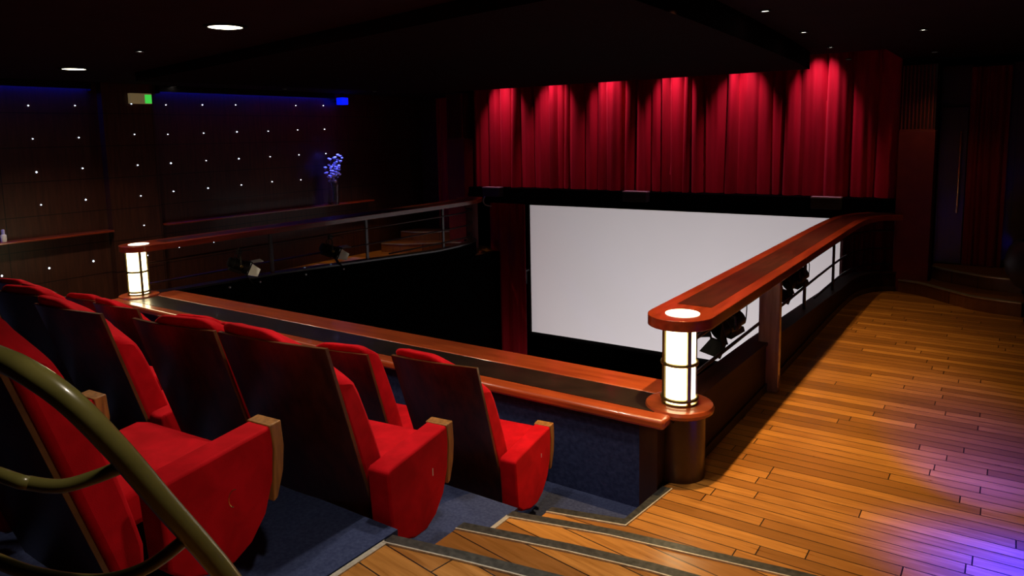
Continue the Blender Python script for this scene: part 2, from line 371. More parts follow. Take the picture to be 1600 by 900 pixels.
# ceilings: surrounding ceiling at 3.0, slot in front of the curtain at 3.5, raft at 2.9
bm = NB()
box(bm, WL, -2.3, -2.6, 9.6, 3.0, 3.2); box(bm, WL, -8.6, 9.6, 12.4, 3.0, 3.2); box(bm, -1.30, WR, 9.6, 12.4, 3.1, 3.2); box(bm, -2.3, WR, -2.6, 9.6, 3.1, 3.2)
struct('ceiling', bm, M['ceil'])
bm = NB(); box(bm, -8.7, -1.2, 9.5, 12.4, 4.0, 4.1); box(bm, -8.7, -8.6, 9.6, 12.4, 3.2, 4.0); box(bm, -1.30, -1.2, 9.6, 12.4, 3.2, 4.0); box(bm, -8.7, -1.2, 9.5, 9.6, 3.2, 4.0)
struct('ceiling', bm, M['velvet_black'])
raft = [(-1.70, 3.30), (-1.74, 4.6), (-1.82, 6.2), (-1.94, 8.0), (-2.05, 9.2), (-7.84, 9.2), (-7.98, 8.0), (-8.12, 6.2), (-8.42, 4.6), (-5.4, 4.02), (-3.78, 3.71), (-2.86, 3.51)]
bm = NB(); prism(bm, raft, 2.90, 3.1); struct('ceiling', bm, M['raft'])

# front wall returns beside the stage opening, with door recesses
for on in (False, True):
    x0, x1 = (-0.86, WR) if not on else (WL, MX+0.86)
    side = 'left' if on else 'right'
    bm = NB(); box(bm, x0, x1, 11.5, 11.6, 0, 3.0); struct('wall_front_'+side, bm, M['front_panel'])

# ------------------------------------------------------------------ aisle stairs
st = thing('aisle_stairs', 'plank-topped aisle steps with dark metal nosings beside the red seats', 'stairs', (-1.2, 2.2, 0))
def loc_bm(bm, o):
    bmesh.ops.translate(bm, verts=bm.verts, vec=-Vector(o.location)); return bm
edges = [  # (z, front edge polyline left->right)
    (S,   [(-2.14, 3.05), (-1.60, 3.18), (-0.75, 3.31), (WR-0.01, 3.50)]),
    (2*S, [(-2.10, 2.58), (-1.56, 2.70), (-1.20, 2.76), (WR-0.01, 2.98)]),
    (3*S, [(-2.10, 2.10), (-1.76, 2.17), (-1.30, 2.25), (WR-0.01, 2.50)])]
def offset_line(L, d):
    return [(x, y-d) for x, y in L]
for z, L in edges:
    bm = NB(); back = L[0][1]-0.62 if z < 3*S-0.01 else -2.58
    prism(bm, [(L[0][0], back)]+[(WR-0.01, back)]+L[::-1], z-S+0.001, z); loc_bm(bm, st)
    t = obj('tread', bm, M['tread'], st)
    bm = NB(); A = L; B = offset_line(L, 0.062)
    prism(bm, B+A[::-1], z-0.012, z+0.006); loc_bm(bm, st); n = obj('nosing', bm, M['nosing'], st)
    bm = NB(); A2 = offset_line(L, 0.060); B2 = offset_line(L, 0.068)
    prism(bm, B2+A2[::-1], z-0.004, z+0.008); loc_bm(bm, st); obj('nosing_edge', bm, M['nosing_edge'], n)
    if abs(z-2*S) > 0.01:
        bm = NB(); x = L[0][0]; bk = 0.45 if z < 2*S else 2.5; prism(bm, [(x-0.004, L[0][1]-bk), (x+0.022, L[0][1]-bk), (x+0.022, L[0][1]-0.05), (x-0.004, L[0][1]-0.05)], z-0.01, z+0.006)
        loc_bm(bm, st); obj('side_trim', bm, M['nosing_edge'], st)
# metal edge on the z=0 floor corner
e0 = thing('floor_edge_trim', 'dark metal edging with a bright lip where the plank floor meets navy carpet', 'floor trim', (-1.9, 3.6, 0))
path = [(-2.15, 3.47), (-1.73, 3.58), (-1.70, 4.06)]
bm = NB(); prism(bm, [(-2.15, 3.41), (-1.695, 3.52), (-1.64, 4.06), (-1.70, 4.06), (-1.73, 3.58), (-2.15, 3.47)], -0.01, 0.006); loc_bm(bm, e0); obj('strip', bm, M['nosing'], e0)
bm = NB(); prism(bm, [(-2.15, 3.402), (-1.689, 3.512), (-1.634, 4.06), (-1.642, 4.06), (-1.697, 3.522), (-2.15, 3.412)], -0.004, 0.008); loc_bm(bm, e0); obj('lip', bm, M['nosing_edge'], e0)

# ------------------------------------------------------------------ parapet in front of the seats
pp = thing('balcony_parapet', 'long low parapet with wooden ledge and navy carpet face before the front row', 'parapet', (-4.93, 4.3, 0))
def pbox(name, x0, x1, y0, y1, z0, z1, m, bev=0):
    bm = NB(); box(bm, x0, x1, y0, y1, z0, z1); loc_bm(bm, pp); return obj(name, bm, m, pp, bevel=bev)
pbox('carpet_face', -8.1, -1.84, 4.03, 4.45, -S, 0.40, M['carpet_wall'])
pbox('end_board', -1.84, -1.72, 4.02, 4.45, -S, 0.40, M['dark_wood'])
pbox('front_strip', -8.25, -1.66, 3.97, 4.10, 0.40, 0.465, M['ledge_wood'], 0.02)
pbox('inlay', -8.25, -1.66, 4.10, 4.40, 0.40, 0.461, M['black_inlay'])
pbox('rear_strip', -8.25, -1.75, 4.40, 4.69, 0.40, 0.465, M['ledge_wood'], 0.02)

# ------------------------------------------------------------------ corner columns, lantern lamps, side balustrades
def ring_tube(bm, cx, cy, z, R, r, seg=32, k=8):
    rows = []
    for i in range(seg):
        a = 2*PI*i/seg; rows.append([bm.verts.new((cx+(R+r*math.cos(2*PI*j/k))*math.cos(a), cy+(R+r*math.cos(2*PI*j/k))*math.sin(a), z+r*math.sin(2*PI*j/k))) for j in range(k)])
    for i in range(seg):
        for j in range(k): bm.faces.new((rows[i][j], rows[(i+1) % seg][j], rows[(i+1) % seg][(j+1) % k], rows[i][(j+1) % k]))
def corner(on):
    x = MX+1.69 if on else -1.69; y = 4.30; w_ = 'left' if on else 'right'
    col = thing('corner_column', 'squat dark wood column with round mahogany cap at the %s' % ('far left end of the parapet' if on else 'near corner of the plank walkway'), 'column', (x, y, 0))
    bm = NB(); lathe(bm, [(0.165, 0), (0.165, 0.42)]); obj('shaft', bm, M['dark_wood'], col, smooth=True)
    bm = NB(); lathe(bm, [(0.19, 0.42), (0.215, 0.435), (0.22, 0.455), (0.21, 0.475), (0.19, 0.48)]); obj('cap', bm, M['ledge_wood'], col, smooth=True)
    lp = thing('column_lamp', 'glowing cylindrical glass lamp caged in brass, %s' % ('small in the distance beyond the left seats' if on else 'large, at the near right corner of the parapet'), 'lamp', (x, y, 0.48))
    bm = NB(); lathe(bm, [(0.098, 0.012), (0.098, 0.498)]); obj('glass_shade', bm, M['lamp_glass'], lp, smooth=True)
    for z in (0.035, 0.265):
        bm = NB(); ring_tube(bm, 0, 0, z, 0.110, 0.012); obj('ring', bm, M['brass'], lp, smooth=True)
    for k in range(4):
        a = PI/4+k*PI/2+ (0.12 if not on else 0.62)
        bm = NB(); box(bm, -0.007, 0.007, -0.013, 0.013, 0.0, 0.50, Matrix.Translation((0.112*math.cos(a), 0.112*math.sin(a), 0)) @ Matrix.Rotation(a, 4, 'Z')); obj('cage_bar', bm, M['brass'], lp)
    bm = NB(); lathe(bm, [(0.115, 0.0), (0.115, 0.012), (0.09, 0.012)]); obj('base_disc', bm, M['brass'], lp, smooth=True)
    return x
for on in (False, True): corner(on)

def balustrade(on):
    desc = 'left' if on else 'right'
    root = thing('balustrade', ('far left' if on else 'near right')+' balcony balustrade with broad mahogany handrail, round-ended over the glowing lamp', 'balustrade', ((MX+1.7) if on else -1.7, 7, 0))
    R0 = Vector(root.location)
    def put(name, bm, m, parent=None, **k):
        bmesh.ops.translate(bm, verts=bm.verts, vec=-R0); return obj(name, bm, m, parent or root, **k)
    # handrail plan: straight, then sweeping towards the pillar
    base = [(-1.70, 4.34), (-1.71, 6.5), (-1.73, 8.6), (-1.73, 9.6), (-1.71, 10.1), (-1.64, 10.5), (-1.50, 10.78), (-1.27, 10.93)]
    cl = [tuple(v)[:2] for v in smooth_path([(p[0], p[1], 0) for p in base], 6)]
    W = 0.21; zt = 1.05
    # outline with a round near end
    ribs = []
    P = [Vector((p[0], p[1], 0)) for p in cl]
    def side(sgn, W_):
        out = []
        for i, p in enumerate(P):
            d = (P[min(i+1, len(P)-1)]-P[max(i-1, 0)]).normalized(); s = Vector((d.y, -d.x, 0)); q = p+s*W_*sgn; out.append((q.x, q.y))
        return out
    Rr = side(1, W); Ll = side(-1, W); cap = [(-1.70+W*math.cos(a), 4.34+W*math.sin(a)) for a in [-PI+PI*k/14 for k in range(1, 14)]]
    outline = Ll[::-1]+cap+Rr
    bm = NB()
    # build as quads strip + cap to stay clean
    prism(bm, mir(outline, on), zt-0.07, zt)
    bmesh.ops.triangulate(bm, faces=[f for f in bm.faces if len(f.verts) > 4])
    hr = put('handrail', bm, M['rail_wood'])
    b = hr.modifiers.new('bevel', 'BEVEL'); b.width = 0.025; b.segments = 4; b.limit_method = 'ANGLE'; b.angle_limit = math.radians(50)
    for p in hr.data.polygons: p.use_smooth = True
    try: hr.data.set_sharp_from_angle(angle=math.radians(35))
    except Exception: pass
    n0 = 1
    Ri = side(1, 0.118)[n0:]; Li = side(-1, 0.118)[n0:]
    bm = NB(); poly = Li[::-1]+Ri
    vsb = [[bm.verts.new((*mir([p], on)[0][:2], zt+z)) for p in L] for L in (Li, Ri) for z in (-0.01, 0.002)]
    for i in range(len(Li)-1):
        bm.faces.new((vsb[1][i], vsb[1][i+1], vsb[3][i+1], vsb[3][i]))
        bm.faces.new((vsb[0][i], vsb[2][i], vsb[2][i+1], vsb[0][i+1]))
        bm.faces.new((vsb[0][i], vsb[0][i+1], vsb[1][i+1], vsb[1][i])); bm.faces.new((vsb[2][i], vsb[3][i], vsb[3][i+1], vsb[2][i+1]))
    put('inlay', bm, M['inlay'], hr)
    x = MX+1.70 if on else -1.70
    bm = NB(); lathe(bm, [(0.0, zt+0.003), (0.108, zt+0.003), (0.108, zt-0.02)], x+(0.01 if not on else -0.01), 4.34, 32); put('light_disc', bm, M['lamp_top'], hr, smooth=True)
    # solid lower panel, top edge falling slightly, following the rail
    hts = lambda y: 0.45-0.05*max(0, y-4.3)/1.9 if y < 6.2 else max(0.24, 0.40-0.05*(y-6.2))
    bm = NB()
    rings = []
    for i, p in enumerate(P):
        d = (P[min(i+1, len(P)-1)]-P[max(i-1, 0)]).normalized(); s = Vector((d.y, -d.x, 0)); h = hts(p.y)
        rings.append([bm.verts.new((*mir([(q.x, q.y)], on)[0], z)) for q, z in ((p-s*0.07, -0.30), (p+s*0.07, -0.30), (p+s*0.07, h), (p-s*0.07, h))])
    for a, b2 in zip(rings, rings[1:]):
        for k in range(4): bm.faces.new((a[k], a[(k+1) % 4], b2[(k+1) % 4], b2[k]))
    bm.faces.new(rings[0]); bm.faces.new(rings[-1][::-1])
    put('panel', bm, M['velvet_black'] if on else M['panel'])
    bm = NB(); rings = []
    for i, p in enumerate(P):
        d = (P[min(i+1, len(P)-1)]-P[max(i-1, 0)]).normalized(); s = Vector((d.y, -d.x, 0)); h = hts(p.y)
        rings.append([bm.verts.new((*mir([(q.x, q.y)], on)[0], z)) for q, z in ((p-s*0.085, h), (p+s*0.085, h), (p+s*0.085, h+0.025), (p-s*0.085, h+0.025))])
    for a, b2 in zip(rings, rings[1:]):
        for k in range(4): bm.faces.new((a[k], a[(k+1) % 4], b2[(k+1) % 4], b2[k]))
    bm.faces.new(rings[0]); bm.faces.new(rings[-1][::-1])
    put('panel_cap', bm, M['black_inlay'] if on else M['panel'])
    # skirting along the walkway side
    bm = NB(); rings = []
    for i, p in enumerate(P):
        d = (P[min(i+1, len(P)-1)]-P[max(i-1, 0)]).normalized(); s = Vector((d.y, -d.x, 0))
        rings.append([bm.verts.new((*mir([(q.x, q.y)], on)[0], z)) for q, z in ((p+s*0.06, 0), (p+s*0.085, 0), (p+s*0.085, 0.07), (p+s*0.06, 0.07))])
    for a, b2 in zip(rings, rings[1:]):
        for k in range(4): bm.faces.new((a[k], a[(k+1) % 4], b2[(k+1) % 4], b2[k]))
    bm.faces.new(rings[0]); bm.faces.new(rings[-1][::-1]); put('skirting', bm, M['dark_wood'])
    # bars
    for z in (0.82, 0.575, 0.36):
        pts = [(p[0], p[1], z) for p in cl if (z > 0.5 or p[1] > 8.0)]
        bm = NB(); tube(bm, mir(pts, on), 0.013, 8, False); put('bar', bm, M['bar'], smooth=True)
    # broad wooden post
    if not on:
        bm = NB(); box(bm, -1.705, -1.535, 6.10, 6.17, 0.0, 0.985); put('broad_post', bm, M['post_wood'], bevel=0.006)
        ys = (7.8, 9.25)
    else: ys = (6.1, 7.85, 9.67)
    for y in ys:
        bm = NB(); xx = -1.72; box(bm, *( (MX-xx-0.012, MX-xx+0.012) if on else (xx-0.012, xx+0.012)), y-0.025, y+0.025, hts(y)+0.02, 0.985); put('post', bm, M['dark_wood'] if on else M['bar'], bevel=0.003)
    if on:
        for y in (5.4, 5.85, 6.6, 7.3, 8.2, 9.0):
            bm = NB(); lathe(bm, [(0.012, 0), (0.012, 0.02), (0.0, 0.024)], seg=8, mat=Matrix.Translation((-8.09, y, hts(y)-0.06)) @ Matrix.Rotation(PI/2, 4, 'Y')); put('bolt', bm, M['silver'])
    return root
for on in (False, True): balustrade(on)

# black fascia of the left balcony below its panel
for on in (False, True):
    bm = NB(); xx = (MX+1.80) if on else -1.80
    box(bm, xx-0.02, xx+0.02, 4.7, 10.4, -0.45, 0.0); struct('trim_2' if on else 'trim_3', bm, M['velvet_black'])

# ------------------------------------------------------------------ cinema seats
def prof_shell():
    return
def make_seat(mirror):
    """seat whose aisle-side (outer) edge is at +x when mirror False. origin: floor, centre of shell, y = 0 at the shell's foot"""
    sg = -1 if mirror else 1
    W = 0.29
    root = thing('theatre_chair', '', 'seat')
    lean = 0.34; H = 1.11; zb = 0.12
    def ylean(z): return -lean*(z-zb)/(H-zb) if z > zb else 0
    # plywood shell: curved in plan, leaning back
    def shell_grid(off, nx=14, nz=12, wid=W, z0=zb, z1=H, thick=0.016):
        bm = NB(); F = []
        for face in (0, 1):
            g = []
            for j in range(nz+1):
                z = z0+(z1-z0)*j/nz; row = []
                for i in range(nx+1):
                    u = -1+2*i/nx; y = off+ylean(z)-0.045*(1-u*u)*(0.35+0.65*j/nz)+face*thick
                    zz = z + (0.010*(1-u*u) if j == nz else 0)
                    row.append(bm.verts.new((u*wid*(0.93+0.07*j/nz), y, zz)))
                g.append(row)
            F.append(g)
        for f, g in enumerate(F):
            for j in range(nz):
                for i in range(nx):
                    q = (g[j][i], g[j][i+1], g[j+1][i+1], g[j+1][i]); bm.faces.new(q if f == 0 else q[::-1])
        for i in range(nx):
            for j in (0, nz): bm.faces.new((F[0][j][i], F[0][j][i+1], F[1][j][i+1], F[1][j][i]))
        for j in range(nz):
            for i in (0, nx): bm.faces.new((F[0][j][i], F[0][j+1][i], F[1][j+1][i], F[1][j][i]))
        return bm
    sh = obj('back_shell', shell_grid(0), M['shell'], root, smooth=True)
    # pale plywood edge along top and both sides
    bm = NB(); pts = []
    for j in range(13):
        z = zb+(H-zb)*j/12; pts.append((-W*(0.93+0.07*j/12), ylean(z)+0.008, z))
    for i in range(1, 14):
        u = -1+2*i/14; pts.append((u*W, ylean(H)-0.045*(1-u*u)+0.008, H+0.010*(1-u*u)))
    for j in range(12, -1, -1):
        z = zb+(H-zb)*j/12; pts.append((W*(0.93+0.07*j/12), ylean(z)+0.008, z))
    P = [Vector(p) for p in pts]; rings = []
    for i, p in enumerate(P):
        rings.append([bm.verts.new(p+Vector((dx, dy, dz))) for dx, dy, dz in ((-0.002, -0.0085, -0.002), (0.002, -0.0085, 0.002), (0.002, 0.0085, 0.002), (-0.002, 0.0085, -0.002))])
    for a, b2 in zip(rings, rings[1:]):
        for k in range(4): bm.faces.new((a[k], a[(k+1) % 4], b2[(k+1) % 4], b2[k]))
    bm.faces.new(rings[0][::-1]); bm.faces.new(rings[-1])
    obj('shell_edge', bm, M['shell_edge'], sh)
    # back cushion: thick pad, domed top falling towards the outer side
    bm = NB(); nx, nz = 14, 14; cw = 0.275; G = []; z0c = 0.13
    def top(u):
        uu = u*sg      # +1 = outer side
        t = (uu+1)/2
        return H+0.060-0.20*max(0, (t-0.46)/0.54)**1.6-0.03*max(0, (0.15-t)/0.15)**2
    for j in range(nz+1):
        t = j/nz; row = []
        for i in range(nx+1):
            u = -1+2*i/nx; z = z0c+(top(u)-z0c)*t
            yb = 0.016+ylean(z)-0.045*(1-u*u)*(0.35+0.65*min(1, max(0, (z-zb)/(H-zb))))
            th = 0.135*min(1, (1-t)/0.14+0.42)**0.7 * (0.86+0.14*math.sqrt(max(0, 1-u*u*0.9))) + 0.03*math.sin(PI*t); th *= min(1, 0.55+t/0.10*0.45)
            th *= 0.78 if t < 0.02 else 1
            row.append((u*cw, yb, z, th))
        G.append(row)
    Bk = [[bm.verts.new((p[0], p[1], p[2])) for p in r] for r in G]
    Fr = [[bm.verts.new((p[0]*0.97, p[1]+p[3], p[2]-(0.02 if j == nz else 0))) for p in r] for j, r in enumerate(G)]
    for j in range(nz):
        for i in range(nx):
            bm.faces.new((Bk[j][i+1], Bk[j][i], Bk[j+1][i], Bk[j+1][i+1])); bm.faces.new((Fr[j][i], Fr[j][i+1], Fr[j+1][i+1], Fr[j+1][i]))
    for i in range(nx):
        for j in (0, nz): bm.faces.new((Bk[j][i], Bk[j][i+1], Fr[j][i+1], Fr[j][i]))
    for j in range(nz):
        for i in (0, nx): bm.faces.new((Bk[j][i], Bk[j+1][i], Fr[j+1][i], Fr[j][i]))
    cu = obj('back_cushion', bm, M['velvet'], root, bevel=0.022, segs=3)
    # seat cushion
    bm = NB(); prism(bm, [(0.06, 0.30), (0.50, 0.33), (0.535, 0.38), (0.52, 0.45), (0.45, 0.475), (0.05, 0.44)], -0.235, 0.235, 'x'); obj('seat_cushion', bm, M['velvet'], root, bevel=0.03, segs=4)
    # foot
    bm = NB(); box(bm, -0.18, -0.14, 0.12, 0.40, 0.0, 0.31); box(bm, 0.14, 0.18, 0.12, 0.40, 0.0, 0.31); box(bm, -0.20, 0.20, 0.10, 0.42, 0.0, 0.015); obj('foot', bm, M['black'], root)
    return root
def arm_profile():
    # (y, z) front at y = 0.60
    return [(-0.13, 0.54), (-0.11, 0.555), (0.34, 0.59), (0.342, 0.50), (0.332, 0.39), (0.290, 0.28), (0.22, 0.205), (0.14, 0.17), (0.05, 0.175), (-0.05, 0.21), (-0.11, 0.26)]
def add_arm(root, xc, w=0.108, drop=0.0):
    bm = NB(); prism(bm, arm_profile(), xc-w/2, xc+w/2, 'x'); a = obj('armrest', bm, M['velvet'], root, bevel=0.011, segs=3)
    bm = NB(); prism(bm, [(0.325, 0.593), (0.380, 0.598), (0.388, 0.50), (0.378, 0.41), (0.345, 0.32), (0.325, 0.31), (0.332, 0.41), (0.342, 0.50)], xc-w/2-0.003, xc+w/2+0.003, 'x')
    obj('wooden_front', bm, M['arm_wood'], a, bevel=0.004)
    return a
seatR = make_seat(False); add_arm(seatR, 0.352)          # right-hand member of a pair: arm on the aisle side
seatL = make_seat(True)                                  # left-hand member
row_words = {1: 'front row', 2: 'second row', 3: 'nearest row'}
# (row, x of right shell edge, top y, kind)
seats = []
r1 = [(-2.39, 3.04), (-3.09, 2.90), (-3.86, 2.88), (-4.56, 2.86), (-5.46, 2.83), (-6.05, 2.81), (-6.70, 2.80), (-7.35, 2.80)]
r2 = [(-2.31, 1.93), (-2.97, 1.86), (-3.78, 1.76), (-4.50, 1.80), (-5.25, 1.78), (-5.90, 1.78)]
r3 = [(-2.51, 0.80), (-3.45, 0.78)]
ords = ['at the aisle end of', 'second from the aisle in', 'third from the aisle in', 'fourth from the aisle in', 'fifth from the aisle in', 'sixth from the aisle in', 'seventh from the aisle in', 'eighth from the aisle in']
det = {(1, 0): 'nearest the parapet', (3, 0): 'by the handrail'}
usedR = usedL = False; ends = {}
for row, xs in ((1, r1), (2, r2), (3, r3)):
    fl = -S+2*S*(row-1)
    for i, (xr, ty) in enumerate(xs):
        kindR = (i % 2 == 0); proto = seatR if kindR else seatL
        x = xr-0.29*(1.1 if (row, i) == (2, 0) else 1); y = ty+0.34-0.03
        rz = math.radians(6 if row < 3 else 4)
        lab = 'red velvet wooden-backed seat %s the %s%s' % (ords[i], row_words[row], (', '+det[(row, i)]) if (row, i) in det else '')
        if kindR and not usedR: seatR.location = (x, y, fl); seatR.rotation_euler = (0, 0, rz); seatR['label'] = lab; seatR['group'] = 'red cinema seats'; usedR = True; s_ = seatR
        elif (not kindR) and not usedL: seatL.location = (x, y, fl); seatL.rotation_euler = (0, 0, rz); seatL['label'] = lab; seatL['group'] = 'red cinema seats'; usedL = True; s_ = seatL
        else: s_ = dup(proto, (x, y, fl), rz, lab, 'red cinema seats')
        if row > 1: s_.scale = (1.10 if i == 0 else 1, 1, 1.06)
        if row == 1 and i > 3: s_.scale = (0.95, 1, 1)
        ends[(row, i)] = s_
for row in (1, 2):
    bm = NB(); box(bm, 0.4055, 0.4075, 0.20, 0.204, 0.40, 0.435 if row == 2 else 0.425); obj('seat_number_tag', bm, M['white_plastic'], ends[(row, 0)])
for c in ends[(1, 0)].children:
    if c.name.startswith('armrest'): c.location.z -= 0.04
J = ends[(3, 0)]; J.scale = (1.12, 1, 1.06); J.location.x = -2.44-0.29*1.12
add_arm(J, -0.352)
for c in J.children:
    if c.name.startswith('back_cushion'): c.scale = (1, 1, 1.055); c.location = (0, 0.012, -0.01)
    if c.name.startswith('armrest') and c.data.vertices[0].co.x > 0: c.location.x += 0.09; c.location.y += 0.15
bm = NB(); pts = [(0.498, 0.30+0.022*math.cos(a), 0.40+0.030*math.sin(a)) for a in [PI*0.35+PI*1.1*k/8 for k in range(9)]]
tube(bm, pts, 0.0016, 6, False); obj('brass_ring', bm, M['gold'], J)

# ------------------------------------------------------------------ olive guard rail in the foreground
g = thing('guard_rail', 'olive green enamelled tubular guard rail in the near left corner', 'handrail', (-1.5, 0.6, 0.85))
def gt(name, pts, r, par=None):
    bm = NB(); tube(bm, pts, r, 16, True, 8); loc_bm(bm, g); return obj(name, bm, M['olive'], par or g, smooth=True)
gt('top_tube', [(-3.2, 0.40, 1.80), (-2.3, 0.50, 1.79), (-1.80, 0.56, 1.785), (-1.64, 0.58, 1.775), (-1.55, 0.595, 1.755), (-1.48, 0.63, 1.70), (-1.44, 0.69, 1.59), (-1.42, 0.76, 1.455), (-1.41, 0.84, 1.31), (-1.40, 0.90, 1.19), (-1.39, 1.06, 0.86), (-1.38, 1.23, 0.515)], 0.0245)
gt('mid_bar', [(-3.2, 0.40, 1.545), (-2.2, 0.50, 1.54), (-1.69, 0.57, 1.525), (-1.62, 0.60, 1.512), (-1.56, 0.63, 1.510), (-1.51, 0.67, 1.525), (-1.455, 0.705, 1.55)], 0.0145)
gt('low_bar', [(-3.2, 0.40, 1.37), (-2.2, 0.48, 1.36), (-1.72, 0.55, 1.34), (-1.60, 0.60, 1.315), (-1.52, 0.67, 1.295), (-1.47, 0.74, 1.305), (-1.425, 0.80, 1.35)], 0.0145)
gt('post', [(-2.4, 0.49, 1.79), (-2.4, 0.49, 1.3), (-2.4, 0.49, 0.515)], 0.0245)

# ------------------------------------------------------------------ theatre lanterns clamped to the balustrades
def lantern(label, loc, aim, lit, clamp_z):
    root = thing('theatre_lantern', label, 'stage light', loc)
    q = Vector(aim).to_track_quat('Z', 'Y').to_matrix().to_4x4()      # local +z = beam
    bm = NB(); lathe(bm, [(0.045, -0.16), (0.062, -0.15), (0.062, -0.09), (0.078, -0.085), (0.078, -0.05), (0.070, -0.048), (0.070, -0.03), (0.078, -0.028), (0.078, 0.02), (0.070, 0.022), (0.070, 0.04), (0.082, 0.045), (0.086, 0.10), (0.072, 0.10)], seg=20, mat=q)
    body = obj('housing', bm, M['lantern'], root, smooth=True)
    bm = NB(); box(bm, -0.055, 0.055, -0.10, -0.055, -0.12, 0.03, q); obj('lamp_tray', bm, M['lantern'], body, bevel=0.004)
    bm = NB(); lathe(bm, [(0.0, 0.104), (0.070, 0.101), (0.070, 0.09)], seg=20, mat=q); obj('lens', bm, M['lens_lit'] if lit else M['glass'], root, smooth=True)
    bm = NB()
    for a, b_, c_, d_ in ((-0.095, 0.095, 0.082, 0.095), (-0.095, 0.095, -0.095, -0.082), (-0.095, -0.082, -0.095, 0.095), (0.082, 0.095, -0.095, 0.095)): box(bm, a, b_, c_, d_, 0.10, 0.112, q)
    fr = obj('flap_frame', bm, M['lantern'], root)
    for k in range(4):
        wide = 0.09 if k % 2 == 0 else 0.075; tip = 0.12 if k % 2 == 0 else 0.05
        m = q @ Matrix.Rotation(k*PI/2, 4, 'Z') @ Matrix.Translation((0, 0.09, 0.112)) @ Matrix.Rotation(-math.radians(38 if k % 2 else 30), 4, 'X')
        bm = NB(); prism(bm, [(-wide, 0), (wide, 0), (tip, 0.13), (-tip, 0.13)], -0.0015, 0.0015, 'y', m); obj('barn_door', bm, M['flap_lit_tone'] if lit and k in (0, 1, 3) else M['lantern'], root)
    # yoke and clamp up to the bar
    bm = NB(); L = []
    dz = clamp_z-loc[2]
    sx = Vector(aim).cross(Vector((0, 0, 1))).normalized()*0.095
    tube(bm, [sx*1.0, sx+Vector((0, 0, 0.09)), sx*0.8+Vector((0, 0, dz-0.045)), Vector((0, 0, dz-0.035)), -sx*0.8+Vector((0, 0, dz-0.045)), -sx+Vector((0, 0, 0.09)), -sx], 0.008, 8, True, 4); obj('yoke', bm, M['lantern'], root, smooth=True)
    bm = NB(); box(bm, -0.022, 0.022, -0.03, 0.03, dz-0.035, dz+0.025); box(bm, -0.008, 0.008, -0.008, 0.008, dz-0.01, dz+0.05); box(bm, 0.02, 0.07, -0.006, 0.006, dz+0.0, dz+0.012); obj('clamp', bm, M['lantern'], root, bevel=0.004)
    for s in (-1, 1):
        bm = NB(); lathe(bm, [(0.016, 0.0), (0.020, 0.004), (0.020, 0.022), (0.012, 0.026)], seg=10, mat=Matrix.Translation(sx*s*1.02) @ (sx*s).to_track_quat('Z', 'Y').to_matrix().to_4x4()); obj('knob', bm, M['brass'] if s > 0 else M['lantern'], root)
    bm = NB(); b0 = q @ Vector((0, 0, -0.16)); tube(bm, [b0, b0+Vector((0.02, 0.03, -0.05)), b0+Vector((0.01, 0.10, -0.02)), b0+Vector((0, 0.12, 0.08)), Vector((0.03, 0.14, dz)), Vector((0.04, 0.22, dz-0.05))], 0.005, 6); obj('cable', bm, M['lantern'], root, smooth=True)
    return root
lantern('black theatre lantern with open barn doors hung just past the large lamp', (-1.80, 5.55, 0.68), (-0.45, -0.8, -0.30), False, 0.80)
lantern('black theatre lantern hung beyond the broad post of the right balustrade', (-1.82, 7.75, 0.66), (-0.5, -0.6, -0.35), False, 0.80)
lantern('lit theatre lantern on the left balustrade, nearer the small lamp', (-8.05, 5.55, 0.62), (0.35, 0.75, -0.40), True, 0.80)
lantern('lit theatre lantern on the left balustrade, nearer the far steps', (-8.05, 7.05, 0.60), (0.35, 0.75, -0.40), True, 0.80)

# ------------------------------------------------------------------ screen, ledge, curtains
sc = thing('cinema_screen', 'wide pale cinema screen in a black surround', 'screen', (-4.93, 12.0, -1.75))
bm = NB(); nx = 24
for i in range(nx+1):
    pass
V = []
for i in range(nx+1):
    u = -1+2*i/nx; x = 2.92*u; y = 0.0+0.03*(1-u*u)
    V.append([bm.verts.new((x, y+dy, z)) for dy, z in ((0, 0), (0, 2.57), (0.02, 2.57), (0.02, 0))])
for a, b2 in zip(V, V[1:]):
    for k in range(4): bm.faces.new((a[k], a[(k+1) % 4], b2[(k+1) % 4], b2[k]))
bm.faces.new(V[0]); bm.faces.new(V[-1][::-1]); obj('screen_cloth', bm, M['screen'], sc, smooth=True)
bm = NB(); box(bm, -3.25, 3.25, 0.06, 0.12, -0.3, 2.8); obj('masking', bm, M['velvet_black'], sc)
# ledge/bridge above the screen
bm = NB(); box(bm, -8.55, -1.28, 10.95, 11.35, 0.95, 1.235); br = obj('stage_bridge', bm, M['velvet_black'], None, bevel=0.01)
tag(br, 'black ledge running above the screen under the crimson curtain', 'ledge')
for i, (x0, x1) in enumerate(((-8.12, -7.74), (-5.26, -4.84), (-2.34, -1.95))):
    o = thing('ledge_floodlight', 'grey box floodlight on the black ledge, %s' % ('left of the three', 'middle of the three', 'right of the three')[i], 'floodlight', ((x0+x1)/2, 10.88, 1.09), 0, 'box floodlights on the ledge')
    hw = (x1-x0)/2
    bm = NB(); box(bm, -hw, hw, -0.07, 0.069, -0.01, 0.145); obj('case', bm, M['speaker'], o, bevel=0.006)
    bm = NB(); box(bm, -hw, hw, -0.075, 0.075, 0.145, 0.162); obj('lid', bm, M['grey_box'], o)
bm = NB(); tube(bm, [(-8.10, 10.90, 1.12), (-8.14, 10.86, 1.0), (-8.08, 10.84, 0.92), (-7.95, 10.84, 0.90)], 0.012, 8)
tag(obj('ledge_cable', bm, M['grey_box'], smooth=True), 'grey cable looping below the leftmost ledge floodlight', 'cable')

